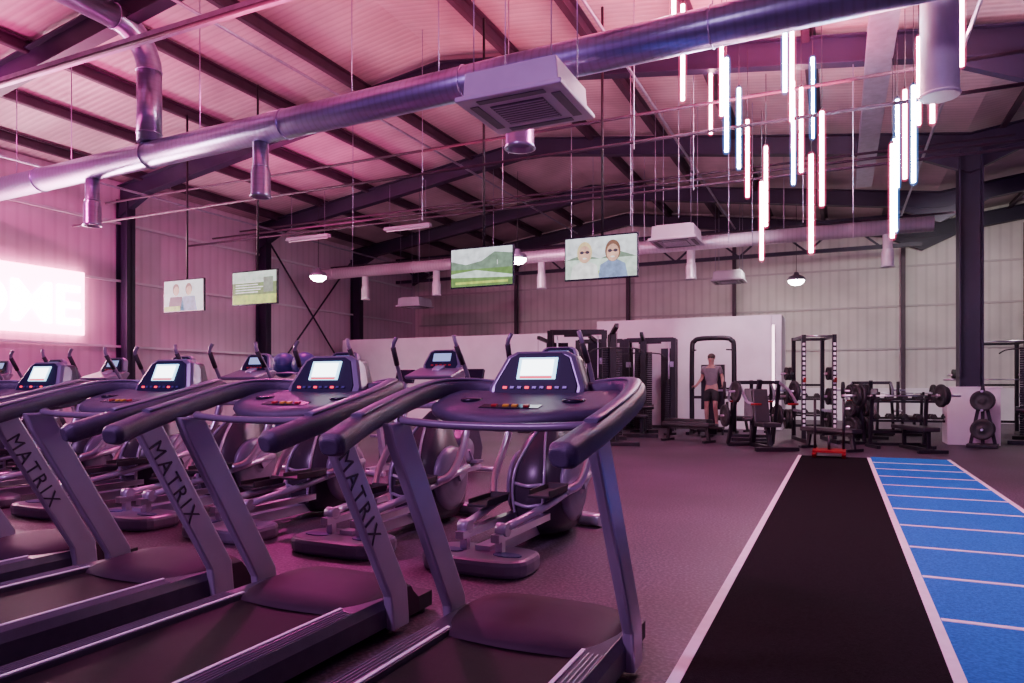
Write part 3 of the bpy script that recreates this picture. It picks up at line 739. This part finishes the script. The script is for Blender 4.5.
def bench_press(loc,rz):
    r=thing('bench_press','black padded bench press station with uprights','weight bench',loc,rz,group='bench press stations')
    b=B(); b.beam((0,-.65,.05),(0,.55,.05),.07,.06); b.beam((-.25,-.65,.04),(.25,-.65,.04),.07,.06); b.beam((0,-.5,.05),(0,-.5,.38),.06,.06); b.beam((0,.4,.05),(0,.4,.38),.06,.06)
    for s in(-1,1): b.beam((s*.5,.3,.03),(s*.5,.85,.03),.07,.06); b.beam((s*.5,.7,0),(s*.5,.6,1.0),.06,.06); b.box((s*.5,.55,.95),(.05,.12,.04)); b.box((s*.5,.5,.99),(.05,.02,.08))
    b.beam((-.5,.7,.3),(.5,.7,.3),.06,.06); b.beam((-.5,.85,.05),(.5,.85,.05),.06,.06); b.obj('frame',M_black,r,bevel=.005)
    B().box((0,0,.42),(.3,1.25,.08)).obj('bench_pad',M_pad,r,bevel=.02); return r
BP=[((1.25,14.7,0),.35),((1.5,19.4,0),.2)]
bp=bench_press(*BP[0])
for p,rz in BP[1:]: dup(bp,p,rz)
for loc,rz in BP:
    barbell(rotp(loc,rz,(0,.54,.995)),rz)
    for s in(-1,1): plate(rotp(loc,rz,(s*.73,.54,.995)),rz); plate(rotp(loc,rz,(s*.8,.54,.995)),rz,.8)

def lever_machine(loc,rz):
    r=thing('lever_press_machine','black plate loaded lever machine with seat and backrest','weight machine',loc,rz,group='lever machines')
    b=B(); b.beam((-.4,-.6,.04),(.4,-.6,.04),.08,.07); b.beam((-.45,.6,.04),(.45,.6,.04),.08,.07); b.beam((0,-.6,.04),(0,.6,.04),.09,.07)
    b.beam((0,-.3,.05),(0,-.2,.42),.07,.07); b.beam((0,.5,.05),(0,.15,1.3),.08,.08); b.beam((-.4,.2,1.25),(.4,.2,1.25),.07,.07)
    for s in(-1,1): b.beam((s*.45,.6,.04),(s*.4,.2,1.25),.06,.06)
    b.obj('frame',M_black,r,bevel=.005)
    B().box((0,-.2,.46),(.36,.42,.08)).obj('seat',M_pad,r,bevel=.02)
    B().box((0,.12,.8),(.3,.09,.65),0,Matrix.Rotation(-.22,3,'X')).obj('backrest',M_pad,r,bevel=.02)
    for s in(-1,1):
        b=B(); b.path([(s*.4,.2,1.25),(s*.45,-.1,1.1),(s*.46,-.35,.9),(s*.4,-.5,.85)],.026,n=10); b.cyl((s*.46,-.1,1.08),(s*.7,-.1,1.08),.022); b.obj('lever_arm',M_galv,r)
        B().cyl((s*.44,-.5,.85),(s*.25,-.5,.85),.02).obj('handle_grip',M_sled,r)
        B().cyl((s*.42,.55,.6),(s*.62,.55,.6),.022).obj('storage_peg',M_chrome,r)
    return r
LV=[((-1.3,14.0,0),.5),((-1.75,16.2,0),.1),((.65,18.0,0),-.1)]
for i,(loc,rz) in enumerate(LV):
    if i==0: lv=lever_machine(loc,rz)
    else: dup(lv,loc,rz)
    for s in(-1,1): plate(rotp(loc,rz,(s*.56,-.1,1.08)),rz,.9); plate(rotp(loc,rz,(s*.53,.55,.6)),rz)

def plate_tree(loc,rz):
    r=thing('plate_tree','black upright storage tree with pegs for plates','plate storage',loc,rz,group='plate storage trees')
    b=B(); b.beam((0,-.25,.04),(0,.25,.04),.5,.06); b.beam((0,-.2,.05),(0,0,1.15),.06,.06); b.beam((0,.2,.05),(0,0,1.15),.06,.06); b.beam((0,0,.05),(0,0,1.2),.06,.06); b.obj('frame',M_black,r,bevel=.005)
    for z in(.35,.72,1.08): B().cyl((-.28,0,z),(.28,0,z),.022).obj('peg',M_chrome,r)
    return r
PT=[((2.5,16.0,0),1.35),((.35,15.9,0),.6)]
pt=plate_tree(*PT[0])
for i,(loc,rz) in enumerate(PT):
    if i: dup(pt,loc,rz)
    for z,sc in((.35,1),(.72,.75),(1.08,.6)):
        if i==0 and z==1.08: z=.9
        if i==0 and z==.72: continue
        for s in(-1,1):
            plate(rotp(loc,rz,(s*.1,0,z)),rz,sc if i else .9); plate(rotp(loc,rz,(s*.17,0,z)),rz,sc if i else .9)

# dumbbell rack
def dumbbell_rack(loc,rz):
    r=thing('dumbbell_rack','black two tier steel dumbbell rack','dumbbell rack',loc,rz,group='dumbbell racks')
    b=B()
    for s in(-1,1): b.beam((s*.8,-.25,.03),(s*.8,.25,.03),.07,.06); b.beam((s*.8,.15,.03),(s*.8,.0,.95),.06,.06)
    for z,y in((.45,-.05),(.85,.0)):
        b.beam((-.85,y-.1,z),(.85,y-.1,z),.05,.05); b.beam((-.85,y+.1,z+.05),(.85,y+.1,z+.05),.05,.05)
    b.obj('frame',M_black,r,bevel=.005); return r
db0=None
DR=[((1.35,16.9,0),.15),((-.9,18.9,0),.1)]
for i,(loc,rz) in enumerate(DR):
    dr=dumbbell_rack(loc,rz) if i==0 else dup(dr,loc,rz)
    for z,y in((.54,-.05),(.94,0)):
        for k in range(6):
            p=rotp(loc,rz,(-.66+k*.265,y,z))
            if db0 is None:
                db0=thing('dumbbell','black rubber hex dumbbell on the rack','dumbbell',p,rz,group='dumbbells on the racks')
                B().cyl((0,-.07,0),(0,.07,0),.016,n=10).obj('handle',M_chrome,db0)
                for s in(-1,1): B().cyl((0,s*.06,0),(0,s*.15,0),.065,n=6).obj('weight_head',M_rubber,db0)
            else: dup(db0,p,rz)

def bench(loc,rz):
    r=thing('flat_bench','low black padded flat bench','weight bench',loc,rz,group='flat benches')
    b=B(); b.beam((0,-.5,.3),(0,.5,.3),.06,.06); b.beam((-.22,-.5,.03),(.22,-.5,.03),.06,.05); b.beam((-.22,.5,.03),(.22,.5,.03),.06,.05); b.beam((0,-.5,.04),(0,-.45,.3),.06,.06); b.beam((0,.5,.04),(0,.45,.3),.06,.06); b.obj('frame',M_black,r)
    B().box((0,0,.37),(.27,1.15,.08)).obj('bench_pad',M_pad,r,bevel=.02); return r
bn=bench((-3.2,16.6,0),1.2)
for p in(((-2.6,18.9,0),1.3),((-2.9,15.0,0),1.2),((-.15,14.2,0),.9)): dup(bn,p[0],p[1])

# push sled
sl=thing('push_sled','low dull red push sled with two black poles','sled',(-.15,12.75,.016))
b=B()
for s in(-1,1): b.prism([(-.35,.05),(-.3,0),(.3,0),(.35,.05),(.35,.075),(-.35,.075)],s*.22-.03,s*.22+.03,'X')
b.box((0,0,.095),(.5,.5,.04)); b.obj('sled_base',M_sled,sl,bevel=.006)
for s in(-1,1): B().cyl((s*.22,.2,.1),(s*.22,.2,.95),.022).obj('push_pole',M_black,sl)
B().cyl((0,0,.1),(0,0,.34),.024).obj('plate_post',M_black,sl)

# ball rack
br=thing('ball_rack','metal ring rack holding gym balls','ball rack',(-8.6,9.2,0))
b=B()
for s in(-1,1):
    for y in(-.2,.2): b.cyl((s*.72,y,0),(s*.72,y,1.45),.018)
for z in(.3,.85,1.4):
    for y in(-.2,.2): b.cyl((-.72,y,z),(.72,y,z),.015)
    for s in(-1,1): b.cyl((s*.72,-.2,z),(s*.72,.2,z),.015)
b.obj('frame',M_galv,br)
bo=None
for z in(.42,.97,1.52):
    for x in(-.45,0,.45):
        if bo is None:
            bo=B().sphere((0,0,0),.215,n=28).torus((0,0,0),.2155,.003).obj('gym_ball',M_ball,loc=(-8.6+x,9.2,z+.02),label='inflated blue gym ball resting on the rack',cat='gym ball',group='gym balls on the rack')
        else: dup(bo,(-8.6+x,9.2,z+.02))

# exercise bikes
def bike(loc,rz):
    r=thing('exercise_bike','dark upright exercise bike with small console','exercise bike',loc,rz,group='exercise bikes')
    b=B(); b.beam((0,-.5,.08),(0,.55,.08),.08,.07); b.cyl((-.28,-.5,.05),(.28,-.5,.05),.035); b.cyl((-.28,.55,.05),(.28,.55,.05),.035)
    b.beam((0,-.1,.1),(0,-.28,.85),.06,.07); b.path([(0,.3,.5),(0,.4,.9),(0,.38,1.25)],.035,.05,n=12); b.obj('frame',M_tgrey,r)
    b=B(); b.prism([(-.15,.15),(-.12,.5),(.1,.68),(.4,.62),(.52,.35),(.45,.12)],-.09,.09,'X'); b.obj('drive_shroud',M_dark,r,bevel=.03)
    for s in(-1,1): B().lathe([(.001,s*.02),(.14,s*.02),(.16,0)],(s*.1,.05,.35),'X').beam((s*.13,.05,.35),(s*.13,.05+s*.1,.35-s*.15),.02,.03).box((s*.18,.05+s*.1,.35-s*.15),(.1,.16,.03)).obj('crank',M_galv,r)
    b=B(); b.prism([(-.42,-.1),(-.42,.1),(-.3,.12),(-.12,.03),(-.1,0),(-.12,-.03),(-.3,-.12)],.86,.93,'Z'); b.v=[(y,x,z) for x,y,z in b.v]; b.obj('saddle',M_pad,r,bevel=.015)
    b=B(); b.path([(-.22,.0,1.1),(-.24,.2,1.15),(-.1,.38,1.15),(.1,.38,1.15),(.24,.2,1.15),(.22,0,1.1)],.018,n=10); b.obj('handlebar',M_rubber,r)
    B().box((0,.4,1.32),(.3,.06,.2),0,Matrix.Rotation(-.35,3,'X')).obj('console',M_gloss,r,bevel=.012); return r
bk=bike((-5.6,8.0,0),0)
for x in(-4.5,-6.9,-9.9,-11.3,-12.7): dup(bk,(x,8.0 if x>-8 else 7.6,0),0)

# chin/dip frame for the person
PX,PY=-2.8,17.5
ch=thing('pull_up_frame','tall black arched pull up frame with step platform','pull up station',(PX,PY,0))
b=B()
for s in(-1,1):
    b.path([(s*.5,.1,0),(s*.5,.1,2.0),(s*.44,.1,2.28),(s*.3,.1,2.34),(0,.1,2.35)],.06,n=12,k=5,ref=(0,1,0)); b.beam((s*.5,-.5,.04),(s*.5,.7,.04),.08,.07)
b.beam((-.5,.6,.05),(.5,.6,.05),.07,.07); b.beam((-.5,.1,.9),(.5,.1,.9),.07,.07); b.beam((0,.1,0),(0,.1,1.5),.2,.1); b.box((0,.14,1.15),(.56,.08,1.1)); b.obj('frame',M_black,ch)
B().box((0,-.2,.17),(.6,.4,.05)).beam((-.28,-.2,0),(-.28,-.2,.16),.05,.05).beam((.28,-.2,0),(.28,-.2,.16),.05,.05).obj('step_platform',M_rubber,ch,bevel=.008)
for s in(-1,1): B().cyl((s*.5,.1,1.12),(s*.365,-.36,1.12),.02).obj('dip_handle',M_rubber,ch)
for s in(-1,1): B().cyl((s*.5,.1,2.05),(s*.36,-.15,2.05),.018).obj('chin_handle',M_rubber,ch)

# ---------------------------------------------------------------- person
def skinmesh(name,V,E,R,m,parent=None,root=0,sub=2,loc=(0,0,0)):
    me=bpy.data.meshes.new(name); me.from_pydata(V,E,[]); o=bpy.data.objects.new(name,me); COL.objects.link(o)
    md=o.modifiers.new('skin','SKIN'); md.use_smooth_shade=True
    sv=me.skin_vertices[0].data
    for i,r in enumerate(R): sv[i].radius=(r if isinstance(r,tuple) else (r,r)); sv[i].use_root=(i==root)
    ms=o.modifiers.new('sub','SUBSURF'); ms.levels=sub; ms.render_levels=sub
    dg=bpy.context.evaluated_depsgraph_get(); dg.update()
    nm=bpy.data.meshes.new_from_object(o.evaluated_get(dg)); bpy.data.objects.remove(o)
    nm.materials.clear(); nm.materials.append(m)
    for p in nm.polygons: p.use_smooth=True
    o=bpy.data.objects.new(name,nm); COL.objects.link(o); o.location=loc
    if parent: o.parent=parent
    return o
V=[];E=[];R=[]
def jn(p,r,par=None):
    V.append(p);R.append(r)
    if par is not None: E.append((par,len(V)-1))
    return len(V)-1
pel=jn((0,0,.94),(.145,.10)); wa=jn((0,.0,1.08),(.125,.09),pel); chst=jn((0,0,1.27),(.15,.105),wa); ucs=jn((0,.0,1.40),(.13,.085),chst)
nk=jn((0,-.01,1.49),.055,ucs); hb=jn((0,-.02,1.56),.07,nk); hm=jn((0,-.03,1.64),(.078,.095),hb); ht=jn((0,-.02,1.71),.07,hm)
dx=-.085
for s in(-1,1):
    sh=jn((s*.18,0,1.42),.058,ucs); elb=jn((s*.25,.05,1.17),.042,sh); wr=jn((s*.33,-.2,.97),.028,elb); pa=jn((s*(.43+dx),-.27,.965),(.034,.022),wr)
    for k in range(4):
        a=jn((s*(.445+dx),-.27-.016*k,.985),.0095,pa); c=jn((s*(.47+dx-.005*abs(k-1.5)),-.275-.018*k,.97),.009,a); jn((s*(.468+dx),-.275-.018*k,.932+.004*k),.008,c)
    t1=jn((s*(.405+dx),-.25,.97),.011,pa); jn((s*(.39+dx),-.29,.94),.009,t1)
    kb=-.10 if s>0 else -.02
    hp=jn((s*.095,0,.88),.09,pel); kn=jn((s*.118,kb,.49),.055,hp); cf=jn((s*.12,kb*.5+.01,.33),.056,kn); an=jn((s*.12,.02,.09),.036,cf); he=jn((s*.12,.0,.045),.04,an); jn((s*.135,-.16,.03),(.04,.025),he)
pr=thing('person','person in grey t-shirt and black shorts gripping two handles','person',(PX,PY-.08,.195),-.12)
body=skinmesh('body',V,E,R,M_skin,pr)
b=B(); b.lathe([(.001,.03),(.012,.012),(.014,0)],(0,-.128,1.625),'Z',10); b.box((0,-.118,1.585),(.045,.01,.01),1)
for s in(-1,1): b.sphere((s*.03,-.118,1.655),.011,2,10); b.sphere((s*.083,-.02,1.64),.02,0,10,(.5,.8,1.4))
b.obj('face',[M_skin,M_red,M_black],pr)
B().sphere((0,-.005,1.69),.1,n=18,sc=(.92,1.08,.85)).obj('hair',M_hair,pr)
V2=[(0,0,.95),(0,0,1.08),(0,0,1.27),(0,0,1.41),(0,-.005,1.46),(.18,0,1.42),(.225,.03,1.26),(-.18,0,1.42),(-.225,.03,1.26)]
skinmesh('t_shirt',V2,[(0,1),(1,2),(2,3),(3,4),(3,5),(5,6),(3,7),(7,8)],[(.16,.115),(.142,.107),(.166,.12),(.145,.1),.066,.074,.068,.074,.068],M_shirt,pr,2)
V3=[(0,0,1.0),(0,0,.92),(.1,0,.86),(.117,-.075,.58),(-.1,0,.86),(-.115,-.015,.58)]
skinmesh('shorts',V3,[(0,1),(1,2),(2,3),(1,4),(4,5)],[(.15,.108),(.158,.115),.106,.092,.106,.092],M_short,pr,1)
for s in(-1,1): B().sphere((s*.13,-.06,.035),.06,n=16,sc=(.8,2.3,.75)).obj('shoe',M_shoe,pr)

# ---------------------------------------------------------------- lights
def area(loc,rot,size,col,e,sy=None):
    l=bpy.data.lights.new('added_uplight','AREA'); l.energy=e; l.color=col; l.size=size
    if sy: l.shape='RECTANGLE'; l.size_y=sy
    o=bpy.data.objects.new('added_uplight',l); COL.objects.link(o); o.location=loc; o.rotation_euler=rot; return o
def spot(loc,target,col,e,ang=100,rad=.15):
    l=bpy.data.lights.new('spot_light','SPOT'); l.energy=e; l.color=col; l.spot_size=math.radians(ang); l.spot_blend=.7; l.shadow_soft_size=rad
    o=bpy.data.objects.new('spot_light',l); COL.objects.link(o); o.location=loc
    o.rotation_euler=(Vector(target)-Vector(loc)).to_track_quat('-Z','Y').to_euler(); return o
U=(pi,0,0)
area((-12,7.5,5.2),U,3,(1,.08,.40),160)  # upward area lights are unseen fills added to light the roof pink
area((-6.5,6,5.3),U,3,(1,.10,.28),190)
area((-12,14,5.2),U,2.5,(1,.07,.42),75)
area((-6,11.5,5.3),U,2.5,(1,.13,.26),80)
area((-.8,10.5,5.5),U,2,(1,.05,.22),330)  # added uplight standing in for red spill from the neon tubes
area((-1.7,9.0,5.1),U,.6,(1,.05,.18),260)  # local uplight added for the hot spot near the large duct
for p in lp_pos: spot((p[0],p[1],p[2]-.14),(p[0],p[1],0),(1,.74,.82),230,150,.2)
spot((-13,4,6),(-16.5,12,2.5),(1,.06,.45),2200,110)  # from here on, the spots are unseen fills added without fittings
spot((-9,9.5,6),(-4,3.5,0),(1,.07,.5),1700,110,.3)
spot((-4,-2,5.6),(-3,5,0),(.78,.36,1),1350,110,.5)
spot((2.5,2,5.6),(1.2,9,0),(.9,.6,1),600,90,.5)
spot((-1.5,8.5,5.6),(-2.0,8.5,0),(1,.10,.5),700,130,.3)
spot((3,19,5.2),(3,26,1.6),(1,.92,.86),750,105,.3)
spot((-2.5,22.2,4.8),(-3,26,1.6),(1,.88,.82),180,110,.3)
spot((-2.2,16,5.4),(-1.8,20,1.4),(1,.70,.88),800,70,.3)
spot((-8,15.5,5.2),(-8,20,1.5),(1,.35,.7),180,110,.3)
spot((-6,16.2,4.4),(-5,18,4.9),(1,.25,.55),150,150,.3)
w=bpy.data.worlds.new('World'); S.world=w; w.use_nodes=True
w.node_tree.nodes['Background'].inputs[0].default_value=(.44,.12,.56,1); w.node_tree.nodes['Background'].inputs[1].default_value=.34
